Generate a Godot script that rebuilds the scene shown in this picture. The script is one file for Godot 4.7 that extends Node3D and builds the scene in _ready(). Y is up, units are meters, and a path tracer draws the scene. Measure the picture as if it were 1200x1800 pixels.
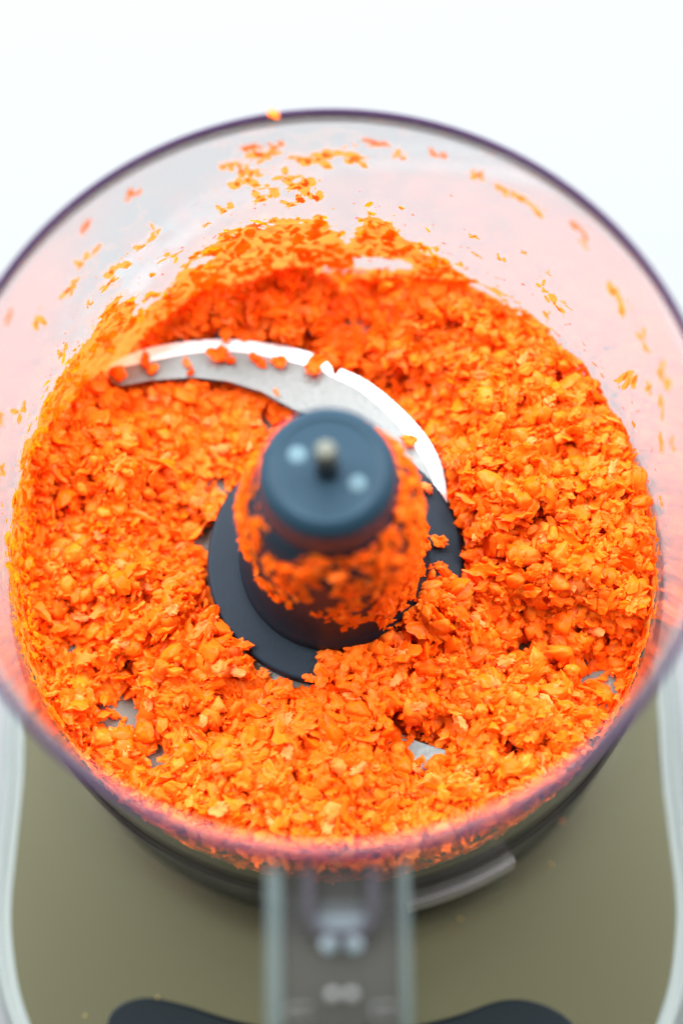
extends Node3D
# Close-up of a food processor bowl with minced carrot, seen from above.
# y is up, metres. The bowl's axis is x = z = 0; the person stands on the +z side.

const RIM_Y := 0.2796
const RIM_R := 0.095
const FLOOR_Y := 0.1874
const BASE_Y := 0.13
const DISC_Y := 0.1962
const TURN := -0.055          # how far the machine is turned about its axis

var rng := RandomNumberGenerator.new()
var used := {}
var M := {}
var lump := FastNoiseLite.new()
var fine := FastNoiseLite.new()
var flake_meshes: Array = []
var sliver_meshes: Array = []
var film_meshes: Array = []
var smear_meshes: Array = []
var chunk_meshes: Array = []
var labels := {}

# ------------------------------------------------------------------ naming

func numbered(called: String) -> String:
	var n: int = used.get(called, 0)
	used[called] = n + 1
	return called if n == 0 else "%s_%03d" % [called, n]

func tag(o: Node3D, label: String, category: String, group := "", kind := "") -> void:
	if label != "": o.set_meta("label", label)
	if category != "": o.set_meta("category", category)
	if group != "": o.set_meta("group", group)
	if kind != "": o.set_meta("kind", kind)

func thing(called: String, label: String, category: String, at := Vector3.ZERO, turn := 0.0) -> Node3D:
	var o := Node3D.new()
	o.name = numbered(called)
	add_child(o, true)
	o.position = at
	o.rotation.y = turn
	tag(o, label, category)
	return o

func part(called: String, mesh: Mesh, mat: Material, parent: Node3D, at := Vector3.ZERO) -> MeshInstance3D:
	var o := MeshInstance3D.new()
	o.name = called
	o.mesh = mesh
	o.material_override = mat
	o.position = at
	parent.add_child(o, true)
	return o

# ------------------------------------------------------------------ shapes

func face(st: SurfaceTool, a: Vector3, b: Vector3, c: Vector3, hint: Vector3) -> void:
	st.add_vertex(a)
	if (c - a).cross(b - a).dot(hint) < 0.0:
		st.add_vertex(c); st.add_vertex(b)
	else:
		st.add_vertex(b); st.add_vertex(c)

func quad(st: SurfaceTool, a: Vector3, b: Vector3, c: Vector3, d: Vector3, hint: Vector3) -> void:
	face(st, a, b, c, hint)
	face(st, a, c, d, hint)

func begin(smooth := true) -> SurfaceTool:
	var st := SurfaceTool.new()
	st.begin(Mesh.PRIMITIVE_TRIANGLES)
	st.set_smooth_group(0 if smooth else -1)
	return st

func done(st: SurfaceTool) -> ArrayMesh:
	st.generate_normals()
	return st.commit()

# profile: (radius, height) points, counter-clockwise when closed; sharp profile corners are split
func lathe(profile: Array, segs := 96, closed := true, a0 := 0.0, a1 := TAU) -> ArrayMesh:
	var st := begin()
	var n := profile.size()
	var last := n if closed else n - 1
	for i in last:
		var p: Vector2 = profile[i]
		var q: Vector2 = profile[(i + 1) % n]
		var out := Vector2(q.y - p.y, p.x - q.x)
		if out.length() < 1e-9: continue
		out = out.normalized()
		st.set_smooth_group(i + 1)
		for k in segs:
			var t0 := lerpf(a0, a1, float(k) / segs)
			var t1 := lerpf(a0, a1, float(k + 1) / segs)
			var tm := (t0 + t1) / 2.0
			var hint := Vector3(sin(tm) * out.x, out.y, cos(tm) * out.x)
			var A := Vector3(sin(t0) * p.x, p.y, cos(t0) * p.x)
			var B := Vector3(sin(t1) * p.x, p.y, cos(t1) * p.x)
			var C := Vector3(sin(t1) * q.x, q.y, cos(t1) * q.x)
			var D := Vector3(sin(t0) * q.x, q.y, cos(t0) * q.x)
			if q.x < 1e-6: face(st, A, B, D, hint)
			elif p.x < 1e-6: face(st, A, C, D, hint)
			else: quad(st, A, B, C, D, hint)
	if a1 - a0 < TAU - 0.01 and closed:
		st.set_smooth_group(-1)
		var pv := PackedVector2Array(profile)
		var tri := Geometry2D.triangulate_polygon(pv)
		for t in [a0, a1]:
			var hint2 := Vector3(-cos(t), 0, sin(t)) if t == a0 else Vector3(cos(t), 0, -sin(t))
			for k in range(0, tri.size(), 3):
				var v := []
				for j in 3: v.append(Vector3(sin(t) * pv[tri[k + j]].x, pv[tri[k + j]].y, cos(t) * pv[tri[k + j]].x))
				face(st, v[0], v[1], v[2], hint2)
	return done(st)

# rounds the corners of a profile with short arcs
func rounded(profile: Array, r: float, steps := 4) -> Array:
	var res := []
	var n := profile.size()
	for i in n:
		var p: Vector2 = profile[(i + n - 1) % n]
		var c: Vector2 = profile[i]
		var q: Vector2 = profile[(i + 1) % n]
		var d: float = minf(r, minf(p.distance_to(c), q.distance_to(c)) * 0.45)
		if c.x < 1e-5:
			res.append(c)
			continue
		var s := c + (p - c).normalized() * d
		var e := c + (q - c).normalized() * d
		for k in steps + 1:
			var t := float(k) / steps
			res.append(s.lerp(c, t).lerp(c.lerp(e, t), t))
	return res

func smooth_lathe(profile: Array, segs := 96) -> ArrayMesh:
	# one smooth skin over a rounded profile
	var st := begin()
	var n := profile.size()
	for i in n - 1:
		var p: Vector2 = profile[i]
		var q: Vector2 = profile[i + 1]
		var out := Vector2(q.y - p.y, p.x - q.x).normalized()
		for k in segs:
			var t0 := TAU * k / segs
			var t1 := TAU * ((k + 1) % segs) / segs
			var tm := TAU * (k + 0.5) / segs
			var hint := Vector3(sin(tm) * out.x, out.y, cos(tm) * out.x)
			var A := Vector3(sin(t0) * p.x, p.y, cos(t0) * p.x)
			var B := Vector3(sin(t1) * p.x, p.y, cos(t1) * p.x)
			var C := Vector3(sin(t1) * q.x, q.y, cos(t1) * q.x)
			var D := Vector3(sin(t0) * q.x, q.y, cos(t0) * q.x)
			if q.x < 1e-6: face(st, A, B, Vector3(0, q.y, 0), hint)
			elif p.x < 1e-6: face(st, Vector3(0, p.y, 0), C, D, hint)
			else: quad(st, A, B, C, D, hint)
	return done(st)

# a closed outline (x, z) lofted through levels [[offset, y], ...] from top to bottom, capped at both ends
func loft(outline: PackedVector2Array, levels: Array, smooth_side := true, cap_bottom := true) -> ArrayMesh:
	var st := begin()
	var rings := []
	var n := outline.size()
	var normals := []
	var area := 0.0
	for i in n: area += outline[i].cross(outline[(i + 1) % n])
	var sgn := signf(area)
	for i in n:
		var e := (outline[(i + 1) % n] - outline[(i + n - 1) % n]).normalized()
		normals.append(Vector2(e.y, -e.x) * sgn)
	for l in levels:
		var ring := []
		for i in n:
			var p: Vector2 = outline[i] + normals[i] * l[0]
			ring.append(Vector3(p.x, l[1], p.y))
		rings.append(ring)
	for r in rings.size() - 1:
		st.set_smooth_group(0 if smooth_side else -1)
		for i in n:
			var j := (i + 1) % n
			var m2: Vector2 = normals[i] + normals[j]
			var dy: float = rings[r + 1][i].y - rings[r][i].y
			var dof: float = levels[r + 1][0] - levels[r][0]
			var hint := Vector3(m2.x * -dy, 2.0 * dof, m2.y * -dy)
			if absf(dy) < 1e-6: hint = Vector3.UP * signf(dof)
			quad(st, rings[r][i], rings[r][j], rings[r + 1][j], rings[r + 1][i], hint)
	st.set_smooth_group(50)
	for side in ([0, 1] if cap_bottom else [0]):
		var ring: Array = rings[0] if side == 0 else rings[-1]
		var flat := PackedVector2Array()
		for v in ring: flat.append(Vector2(v.x, v.z))
		var tri := Geometry2D.triangulate_polygon(flat)
		for k in range(0, tri.size(), 3):
			face(st, ring[tri[k]], ring[tri[k + 1]], ring[tri[k + 2]], Vector3.UP if side == 0 else Vector3.DOWN)
	return done(st)

func smooth_line(pts: Array, steps := 6, closed := false) -> PackedVector2Array:
	var res := PackedVector2Array()
	var n := pts.size()
	for i in (n if closed else n - 1):
		var p0: Vector2 = pts[(i - 1 + n) % n] if closed else pts[maxi(i - 1, 0)]
		var p1: Vector2 = pts[i]
		var p2: Vector2 = pts[(i + 1) % n]
		var p3: Vector2 = pts[(i + 2) % n] if closed else pts[mini(i + 2, n - 1)]
		for k in steps:
			res.append(p1.cubic_interpolate(p2, p0, p3, float(k) / steps))
	if not closed: res.append(pts[n - 1])
	return res

func round_rect(w: float, h: float, r: float, c := Vector2.ZERO, steps := 6) -> PackedVector2Array:
	var res := PackedVector2Array()
	for q in 4:
		var cc := c + Vector2((w / 2 - r) * [1, -1, -1, 1][q], (h / 2 - r) * [1, 1, -1, -1][q])
		for k in steps + 1:
			var a := PI / 2 * (q + float(k) / steps)
			res.append(cc + Vector2(cos(a), sin(a)) * r)
	return res

# ------------------------------------------------------------------ materials

func noise_tex(freq: float, seed_: int, lo: Color, hi: Color, size := 256, octaves := 4) -> NoiseTexture2D:
	var n := FastNoiseLite.new()
	n.seed = seed_
	n.frequency = freq
	n.fractal_octaves = octaves
	var t := NoiseTexture2D.new()
	t.width = size
	t.height = size
	t.seamless = true
	t.noise = n
	var g := Gradient.new()
	g.set_color(0, lo)
	g.set_color(1, hi)
	t.color_ramp = g
	return t

func mat(called: String, lin: Color, rough: float, metal := 0.0, alpha := 1.0) -> StandardMaterial3D:
	var m := StandardMaterial3D.new()
	m.resource_name = called
	var c := lin.linear_to_srgb()
	c.a = alpha
	m.albedo_color = c
	m.roughness = rough
	m.metallic = metal
	if alpha < 1.0: m.transparency = BaseMaterial3D.TRANSPARENCY_ALPHA
	M[called] = m
	return m

func bumped(m: StandardMaterial3D, scale: float, depth: float, freq := 0.05, seed_ := 3, world := false) -> void:
	m.heightmap_enabled = true
	m.heightmap_texture = noise_tex(freq, seed_, Color.BLACK, Color.WHITE)
	m.heightmap_scale = depth
	m.uv1_triplanar = true
	m.uv1_world_triplanar = world
	m.uv1_scale = Vector3.ONE * scale

func make_materials() -> void:
	mat("table", Color(0.147, 0.151, 0.154), 0.95)
	M.table.metallic_specular = 0.1
	mat("brushed", Color(0.39, 0.385, 0.285), 0.18, 1.0)
	mat("skirt", Color(0.125, 0.145, 0.14), 0.5)
	mat("gap", Color(0.010, 0.013, 0.011), 0.6)
	mat("panel", Color(0.005, 0.008, 0.010), 0.55)
	M.panel.metallic_specular = 0.2
	mat("seat", Color(0.004, 0.005, 0.004), 0.5)
	M.seat.metallic_specular = 0.15
	mat("navy", Color(0.008, 0.014, 0.022), 0.5)
	M.navy.metallic_specular = 0.25
	bumped(M.navy, 160.0, 0.006, 0.06, 8)
	mat("navy_cap", Color(0.009, 0.024, 0.038), 0.45)
	M.navy_cap.metallic_specular = 0.25
	mat("stud", Color(0.07, 0.11, 0.13), 0.8)
	M.stud.metallic_specular = 0.1
	mat("peg", Color(0.095, 0.097, 0.08), 0.7)
	M.peg.metallic_specular = 0.2
	mat("peg_shaft", Color(0.01, 0.012, 0.016), 0.4)
	mat("steel", Color(0.26, 0.27, 0.268), 0.40, 1.0)
	M.steel.roughness_texture = noise_tex(0.04, 15, Color(0.8, 0.8, 0.8), Color(1, 1, 1))
	bumped(M.steel, 60.0, 0.0012, 0.08, 12)
	mat("steel_edge", Color(0.80, 0.81, 0.82), 0.48, 1.0)
	mat("clear", Color(0.15, 0.135, 0.145), 0.08, 0.0, 0.085)
	M.clear.metallic_specular = 0.40
	mat("smoky", Color(0.022, 0.018, 0.017), 0.45, 0.0, 0.42)
	M.smoky.metallic_specular = 0.2
	mat("haze_plastic", Color(0.16, 0.15, 0.125), 0.35, 0.0, 0.72)
	mat("rim", Color(0.022, 0.009, 0.032), 0.45, 0.0, 0.92)
	M.rim.metallic_specular = 0.2
	mat("rim_inner", Color(0.2, 0.17, 0.18), 0.2, 0.0, 0.05)
	M.rim_inner.metallic_specular = 0.25
	mat("handle", Color(0.03, 0.03, 0.029), 0.30, 0.0, 0.48)
	M.handle.metallic_specular = 0.3
	mat("handle_flange", Color(0.065, 0.085, 0.085), 0.28, 0.0, 0.5)
	mat("pin_house", Color(0.022, 0.018, 0.028), 0.4, 0.0, 0.5)
	mat("mark", Color(0.07, 0.07, 0.068), 0.4)
	for i in 7:
		var c: Color = [Color(0.965, 0.190, 0.009), Color(0.97, 0.24, 0.020), Color(0.96, 0.145, 0.005), Color(0.97, 0.29, 0.085), Color(0.97, 0.195, 0.010), Color(0.98, 0.30, 0.06), Color(0.42, 0.36, 0.20)][i]
		carrot_look(mat("carrot%d" % i, c, 0.36))
	M.carrot5.backlight = Color(1, 1, 1)
	var m := mat("carrot_many", Color.WHITE, 0.36)
	m.albedo_color = Color.WHITE
	m.vertex_color_use_as_albedo = true
	carrot_look(m)
	# thin wet mash lets much of the light through
	var w := mat("carrot_mash", Color.WHITE, 0.34)
	w.albedo_color = Color.WHITE
	w.vertex_color_use_as_albedo = true
	carrot_look(w)
	w.backlight = Color(1, 1, 1)

var carrot_grain: NoiseTexture2D
var carrot_patch: NoiseTexture2D
func carrot_look(m: StandardMaterial3D) -> void:
	if carrot_grain == null:
		carrot_grain = noise_tex(0.03, 21, Color.BLACK, Color.WHITE)
		carrot_patch = noise_tex(0.012, 77, Color(1.0, 0.90, 0.7), Color(1.0, 1.0, 1.0), 256, 3)
	m.heightmap_enabled = true
	m.heightmap_texture = carrot_grain
	m.heightmap_scale = 0.004
	m.albedo_texture = carrot_patch
	m.uv1_triplanar = true
	m.uv1_scale = Vector3.ONE * 0.9
	m.backlight_enabled = true
	m.backlight = Color(1, 1, 1)
	m.metallic_specular = 0.26

# ------------------------------------------------------------------ carrot pieces (unit size: about 1 across)

func flat_mesh(v: PackedVector3Array, tris: PackedInt32Array) -> ArrayMesh:
	# cut facets: every triangle keeps its own normal, turned away from the middle of the mesh
	var st := begin(false)
	for k in range(0, tris.size(), 3):
		face(st, v[tris[k]], v[tris[k + 1]], v[tris[k + 2]], Vector3.ZERO if false else (v[tris[k]] + v[tris[k + 1]] + v[tris[k + 2]]) / 3.0)
	return done(st)

func make_flake(thin: float, bend: float, film := false) -> ArrayMesh:
	# a thin ragged shaving: torn outline, slightly bent and rippled, soft on top and sharp at the edge
	var n := 17
	var sx := rng.randf_range(0.42, 0.60)
	var sz := rng.randf_range(0.24, 0.40)
	var rad := []
	for i in n: rad.append(rng.randf_range(0.80, 1.05) if i % 2 == 0 else rng.randf_range(0.55, 0.95))
	var twist := rng.randf_range(-0.7, 0.7)
	var fold := rng.randf_range(-0.4, 0.4)
	var rip := FastNoiseLite.new()
	rip.seed = rng.randi() % 9999
	rip.frequency = 2.6
	var layers := []
	for layer in 2:
		var rings := []
		for ring in [1.0, 0.70, 0.36]:
			var pts := []
			for i in n:
				var a := TAU * (i + 0.4 * sin(i * 7.3 + thin * 50.0)) / n
				var rr: float = lerpf(0.85, rad[i], ring) * ring * (1.0 if layer == 0 else 0.93)
				var x := cos(a) * rr * sx
				var z := sin(a) * rr * sz
				var th: float = thin * (0.25 if ring > 0.9 else 0.9) * (1.0 + 0.7 * rip.get_noise_2d(x * 1.4 + 40, z * 1.4))
				var y := (th if layer == 0 else -th) * 0.5 + bend * (x * x * 2.2 - 0.15) + twist * x * z + fold * absf(z) + 0.07 * rip.get_noise_2d(x, z)
				pts.append(Vector3(x, y, z))
			rings.append(pts)
		layers.append(rings)
	var st := begin()
	for layer in (1 if film else 2):
		var hint := Vector3.UP if layer == 0 else Vector3.DOWN
		var g: Array = layers[layer]
		var mid := Vector3.ZERO
		for p in g[2]: mid += p / n
		for i in n:
			var j := (i + 1) % n
			st.set_smooth_group(1 + layer)
			quad(st, g[1][i], g[1][j], g[2][j], g[2][i], hint)
			face(st, g[2][i], g[2][j], mid, hint)
			st.set_smooth_group(-1)
			quad(st, g[0][i], g[0][j], g[1][j], g[1][i], hint)
	st.set_smooth_group(-1)
	for i in (0 if film else n):
		var j := (i + 1) % n
		var o: Vector3 = layers[0][0][i] + layers[0][0][j]
		quad(st, layers[0][0][i], layers[0][0][j], layers[1][0][j], layers[1][0][i], o * Vector3(1, 0, 1))
	return done(st)

func make_smear() -> ArrayMesh:
	# a few torn films run together: the splash a bit of wet carrot leaves on the wall
	var st := SurfaceTool.new()
	st.begin(Mesh.PRIMITIVE_TRIANGLES)
	var x := -0.34
	while x < 0.4:
		var k := rng.randf_range(0.30, 0.62)
		var b := Basis(Vector3.UP, rng.randf() * TAU) * Basis.from_scale(Vector3(k, 0.5, k))
		st.append_from(film_meshes[rng.randi() % film_meshes.size()], 0, Transform3D(b, Vector3(x, rng.randf_range(0.0, 0.05), rng.randf_range(-0.22, 0.22))))
		x += rng.randf_range(0.10, 0.24)
	for i in 3:
		var k := rng.randf_range(0.08, 0.16)
		st.append_from(film_meshes[rng.randi() % film_meshes.size()], 0, Transform3D(Basis(Vector3.UP, rng.randf() * TAU) * Basis.from_scale(Vector3(k, 0.3, k)), Vector3(rng.randf_range(-0.6, 0.6), 0, rng.randf_range(-0.4, 0.4))))
	return st.commit()

func make_sliver() -> ArrayMesh:
	var st := begin(false)
	var rings := []
	var segs := 6
	var bend := rng.randf_range(-0.35, 0.35)
	for k in segs + 1:
		var t := float(k) / segs
		var w := sqrt(maxf(0.02, sin(PI * clampf(t * 0.94 + 0.03, 0, 1)))) * rng.randf_range(0.13, 0.20)
		var c := Vector3((t - 0.5), bend * sin(PI * t) * 0.6 + rng.randf_range(-0.03, 0.03), rng.randf_range(-0.05, 0.05))
		var ring := []
		for i in 5:
			var a := TAU * (i + rng.randf_range(-0.2, 0.2)) / 5
			ring.append(c + Vector3(0, sin(a) * w * 0.55, cos(a) * w))
		rings.append([c, ring])
	for k in segs:
		for i in 5:
			var j := (i + 1) % 5
			var mid: Vector3 = (rings[k][1][i] + rings[k][1][j]) / 2 - rings[k][0]
			quad(st, rings[k][1][i], rings[k][1][j], rings[k + 1][1][j], rings[k + 1][1][i], mid)
	for k in [0, segs]:
		for i in range(1, 4): face(st, rings[k][1][0], rings[k][1][i], rings[k][1][i + 1], Vector3(-1 if k == 0 else 1, 0, 0))
	return done(st)

func make_chunk() -> ArrayMesh:
	# a soft moist crumb: a lumpy ball with a few flat cuts
	var st := begin()
	var cuts := []
	for i in 6: cuts.append([Vector3(rng.randfn(), rng.randfn(), rng.randfn()).normalized(), rng.randf_range(0.20, 0.36)])
	var sc := Vector3(rng.randf_range(0.45, 0.62), rng.randf_range(0.20, 0.32), rng.randf_range(0.30, 0.46))
	var n := FastNoiseLite.new()
	n.seed = rng.randi() % 10000
	n.frequency = 1.9
	n.fractal_octaves = 3
	var rows := 9
	var cols := 14
	var g := []
	for r in rows + 1:
		var row := []
		for c in cols:
			var th := PI * r / rows
			var ph := TAU * (c + (0.5 if r % 2 else 0.0)) / cols
			var d := Vector3(sin(th) * cos(ph), cos(th), sin(th) * sin(ph))
			var p := d * (1.0 + 0.6 * n.get_noise_3dv(d * 1.15)) * sc
			for cut in cuts:
				var over: float = p.dot(cut[0]) - cut[1]
				if over > 0: p -= cut[0] * over * 0.9
			row.append(row[0] if (r == 0 or r == rows) and c > 0 else p)
		g.append(row)
	for r in rows:
		for c in cols:
			var e := (c + 1) % cols
			st.set_smooth_group(1)
			var A: Vector3 = g[r][c]; var B: Vector3 = g[r][e]; var C: Vector3 = g[r + 1][e]; var D: Vector3 = g[r + 1][c]
			if r > 0: face(st, A, B, C, A + B + C)
			if r < rows - 1: face(st, A, C, D, A + C + D)
	return done(st)

func tone() -> Color:
	var r := rng.randf()
	var c := Color(0.965, 0.190, 0.009)
	if r < 0.16: c = Color(0.975, 0.232, 0.018)
	elif r < 0.36: c = Color(0.965, 0.165, 0.006)
	elif r < 0.40: c = Color(0.975, 0.28, 0.055)
	elif r < 0.60: c = Color(0.97, 0.215, 0.012)
	return Color(c.r, c.g * rng.randf_range(0.94, 1.06), c.b * rng.randf_range(0.7, 1.4))

# a stuff part: many copies, kept per mesh
class Pile:
	var at := {}
	func put(mesh: Mesh, t: Transform3D, c: Color) -> void:
		if not at.has(mesh): at[mesh] = []
		at[mesh].append([t, c])

func pour(pile: Pile, parent: Node3D, m: Material) -> void:
	for mesh in pile.at:
		var list: Array = pile.at[mesh]
		var mm := MultiMesh.new()
		mm.transform_format = MultiMesh.TRANSFORM_3D
		mm.use_colors = true
		mm.mesh = mesh
		mm.instance_count = list.size()
		for i in list.size():
			mm.set_instance_transform(i, list[i][0])
			mm.set_instance_color(i, list[i][1])
		var o := MultiMeshInstance3D.new()
		o.name = "carrot_slivers" if mesh in sliver_meshes else "carrot_crumbs" if mesh in chunk_meshes else "carrot_smears" if mesh in film_meshes else "carrot_flakes"
		o.multimesh = mm
		o.material_override = m
		o.set_meta("kind", "stuff")
		parent.add_child(o, true)

func any_mesh() -> Mesh:
	var r := rng.randf()
	if r < 0.62: return flake_meshes[rng.randi() % flake_meshes.size()]
	if r < 0.78: return sliver_meshes[rng.randi() % sliver_meshes.size()]
	return chunk_meshes[rng.randi() % chunk_meshes.size()]

func posed(normal: Vector3, tilt: float, size: float, squash := 1.0) -> Basis:
	var n := (normal + Vector3(rng.randfn(), rng.randfn(), rng.randfn()) * tilt).normalized()
	var side := n.cross(Vector3(rng.randfn(), rng.randfn(), rng.randfn()).normalized()).normalized()
	var b := Basis(side, n, side.cross(n))
	return b * Basis.from_scale(Vector3(size, size * squash, size))

# ------------------------------------------------------------------ how the carrot lies

var heap_pts := [
	[-2.4, 66.9, 13], [14.3, 45.4, 14], [19.9, 52.6, 3], [-24.6, 57.7, 13], [-47.7, 51.9, 7], [-63.2, 36.7, 1.5], [-52.8, 50.3, 3],
	[-73.4, 20.4, 4], [-77.9, 37.2, 9], [-46.4, 32.4, 10], [-30.6, 26.1, 12], [-53.1, 8.0, 11], [-68.3, -9.9, 9], [-37.6, -8.7, 0.5],
	[-39.8, -20.7, 5], [-30.9, -29.7, 2], [-59.0, -32.1, 13], [-42.8, -45.0, 5], [-22.7, -43.0, 3], [-76.3, -24.9, 7], [-80.7, -33.0, 20],
	[-24.0, 36.5, 7], [44.2, -40.6, 17], [23.0, -49.0, 1.5], [31.0, -44.5, 3.0], [-73.0, -15.0, 3.0], [-30.0, -50.0, 2.5], [34.1, -52.0, 10], [49.6, -14.1, 20], [40.6, 0.8, 17], [62.9, 10.4, 17],
	[32.8, 15.7, 15], [79.2, 3.0, 16], [69.6, 36.4, 1], [50.9, 26.2, 6], [62.0, 30.7, 7], [44.7, 47.1, 13], [59.2, 58.1, 9],
	[27.7, 68.7, 11], [11.3, -71.7, 0], [-0.8, -58.3, 6], [21.9, -62.7, 12], [-17.9, -64.6, 5], [-34.5, -60.5, 4], [-50.9, -55.1, 5],
	[60.0, -38.0, 18], [-68.0, -45.0, 14], [74.0, -25.0, 16], [36.0, -68.0, 14], [-30.0, -74.0, 12], [-5.0, -74.0, 12], [9.0, 34.0, 12],
]
var bare_spots := [[-62.0, 37.5, 8.5], [-53.5, 50.5, 6.5], [-74.0, 19.0, 4.5], [-37.6, -8.7, 5.5], [-32.0, -27.0, 6.0], [-19.0, 33.5, 2.2], [20.5, 53.0, 5.5], [13.5, 46.5, 3.0],
	[69.6, 36.4, 7.5], [50.5, 26.5, 4.0], [66.5, 45.0, 4.0], [11.3, -71.7, 5.0], [22.0, -50.0, 5.0], [-16.0, -44.0, 5.0], [45.5, 57.0, 2.5], [-58.0, 26.0, 3.5], [-67.0, 27.0, 2.8], [-45.0, 58.0, 2.6], [61.0, 43.0, 3.0], [59.0, 32.0, 2.4], [-66.0, 8.0, 2.2], [27.0, 47.0, 2.6], [73.0, 27.0, 3.0], [-40.0, -17.0, 3.2], [8.0, 50.0, 1.8], [-52.0, 44.0, 2.6]]

func heap(x: float, z: float) -> float:
	# height of the minced carrot over the bowl's floor, metres
	var sw := 0.0
	var sh := 0.0
	for p in heap_pts:
		var d2: float = (p[0] - x * 1000.0) ** 2 + (p[1] - z * 1000.0) ** 2
		var w := 1.0 / (d2 * d2 + 900.0)
		sw += w
		sh += w * p[2]
	var h := sh / sw
	h += 4.0 * lump.get_noise_2d(x * 1000.0, z * 1000.0) * clampf(h / 8.0, 0.2, 1.2) + 1.2 * fine.get_noise_2d(x * 1000.0, z * 1000.0)
	return maxf(h, 0.4) * 0.001

func bareness(x: float, z: float) -> float:
	var b := 0.0
	for s in bare_spots:
		var d: float = Vector2(x * 1000.0 - s[0], z * 1000.0 - s[1]).length() / s[2]
		b = maxf(b, 1.25 - d + 0.55 * fine.get_noise_2d(x * 1400.0 + 70.0, z * 1400.0))
	return b

# top of the carrot that clings to the wall: [angle from the front, millimetres over the floor]
var wall_tops := [[0, 8], [30, 9], [60, 10], [78, 15], [90, 14], [98, 14], [106, 14], [113, 14], [119, 14], [128, 16], [138, 17], [145.6, 19], [150, 16], [152.6, 23], [158, 28], [164.6, 37], [169.7, 44],
	[173.8, 26], [178.7, 41], [186.7, 42], [194.8, 41], [203, 33], [208, 24], [213, 27], [217.7, 38], [225.5, 32], [234, 30], [242, 30], [249.4, 26], [259.4, 22], [270, 22], [279, 22], [300, 14], [330, 9], [360, 8]]

func wall_top(deg: float) -> float:
	for i in wall_tops.size() - 1:
		if deg <= wall_tops[i + 1][0]:
			var t: float = (deg - wall_tops[i][0]) / float(wall_tops[i + 1][0] - wall_tops[i][0])
			return lerpf(wall_tops[i][1], wall_tops[i + 1][1], t) * 0.001
	return 0.008

func wall_r(y: float) -> float:
	return RIM_R * (1.0 - 0.08 * (RIM_Y - y) / 0.1496) - 0.0028

func wall_point(deg: float, over: float, inwards: float) -> Vector3:
	var y := FLOOR_Y + over
	var r := wall_r(y) - inwards
	var a := deg_to_rad(deg)
	return Vector3(sin(a) * r, y, cos(a) * r)

# ------------------------------------------------------------------ the scene

func _ready() -> void:
	rng.seed = 20240611
	lump.seed = 4
	lump.frequency = 0.075
	lump.fractal_octaves = 3
	fine.seed = 9
	fine.frequency = 0.22
	fine.fractal_octaves = 2

	# camera
	var cam := Camera3D.new()
	cam.name = "camera"
	cam.transform = Transform3D(Basis(Vector3(0.99765698, -0.0200842, 0.06540016), Vector3(0.06841459, 0.2928782, -0.95369901), Vector3(0, 0.9559388, 0.29356603)), Vector3(0.00273005, 0.836693, 0.18326812))
	cam.near = 0.05
	cam.far = 60.0
	var lens := CameraAttributesPhysical.new()
	lens.frustum_focal_length = 56.6667
	lens.frustum_near = 0.05
	lens.frustum_far = 60.0
	lens.frustum_focus_distance = 0.655
	lens.exposure_aperture = 1.9
	cam.attributes = lens
	add_child(cam)
	cam.current = true

	# the room's dim, slightly warm light, and its windows
	var we := WorldEnvironment.new()
	we.name = "world_environment"
	var env := Environment.new()
	env.background_mode = Environment.BG_COLOR
	env.background_color = Color(0.42, 0.415, 0.345)
	env.tonemap_mode = Environment.TONE_MAPPER_LINEAR
	env.tonemap_exposure = 2.15
	env.sdfgi_enabled = true
	env.ssao_enabled = true
	env.ssil_enabled = true
	we.environment = env
	add_child(we)
	window_light("left_window_light", Vector3(-1.75, 2.35, -0.85), Vector2(1.9, 1.7), 11.0, Color(0.97, 0.985, 1.0))
	window_light("right_window_light", Vector3(1.70, 2.35, -0.80), Vector2(1.9, 1.7), 10.0, Color(0.97, 0.985, 1.0))
	window_light("back_window_light", Vector3(0.0, 1.85, -2.0), Vector2(2.4, 0.8), 15.0, Color(0.97, 0.985, 1.0))

	make_materials()
	build_table()
	build_base()
	build_bowl()
	build_blade()
	for i in 10: flake_meshes.append(make_flake(rng.randf_range(0.10, 0.24), rng.randf_range(-0.7, 0.7)))
	for i in 8: film_meshes.append(make_flake(0.12, rng.randf_range(-0.25, 0.25), true))
	for i in 8: smear_meshes.append(make_smear())
	for i in 5: sliver_meshes.append(make_sliver())
	for i in 14: chunk_meshes.append(make_chunk())
	build_heap()
	build_wall_mash()
	build_post_mash()
	build_pieces()
	build_crumbs()

func window_light(called: String, at: Vector3, size: Vector2, energy: float, color: Color) -> void:
	var l := AreaLight3D.new()
	l.name = called
	l.area_size = size
	l.light_energy = energy
	l.light_color = color
	l.shadow_enabled = true
	l.area_range = 12.0
	l.area_attenuation = 2.0
	add_child(l)
	l.look_at_from_position(at, Vector3(0, 0.15, 0), Vector3.UP)

func build_table() -> void:
	var m := PlaneMesh.new()
	m.size = Vector2(8, 8)
	var o := part("table_surface", m, M.table, self)
	tag(o, "white tabletop under and behind the food processor", "table", "", "structure")

func base_outline(grow: float) -> PackedVector2Array:
	# rounded behind under the bowl, a slight waist beside it, bulging and closing towards the front
	var side := [[0.0, -0.088], [0.036, -0.081], [0.066, -0.058], [0.084, -0.026], [0.0935, 0.004], [0.0960, 0.028], [0.0960, 0.046], [0.0972, 0.064], [0.0985, 0.084], [0.0975, 0.098], [0.0942, 0.113], [0.086, 0.132], [0.076, 0.149], [0.060, 0.163], [0.036, 0.171], [0.0, 0.174]]
	var pts := []
	for p in side: pts.append(Vector2(p[0], p[1]))
	for i in range(side.size() - 2, 0, -1): pts.append(Vector2(-side[i][0], side[i][1]))
	var line := smooth_line(pts, 6, true)
	if grow == 0.0: return line
	return Geometry2D.offset_polygon(line, grow, Geometry2D.JOIN_ROUND)[0]

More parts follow.
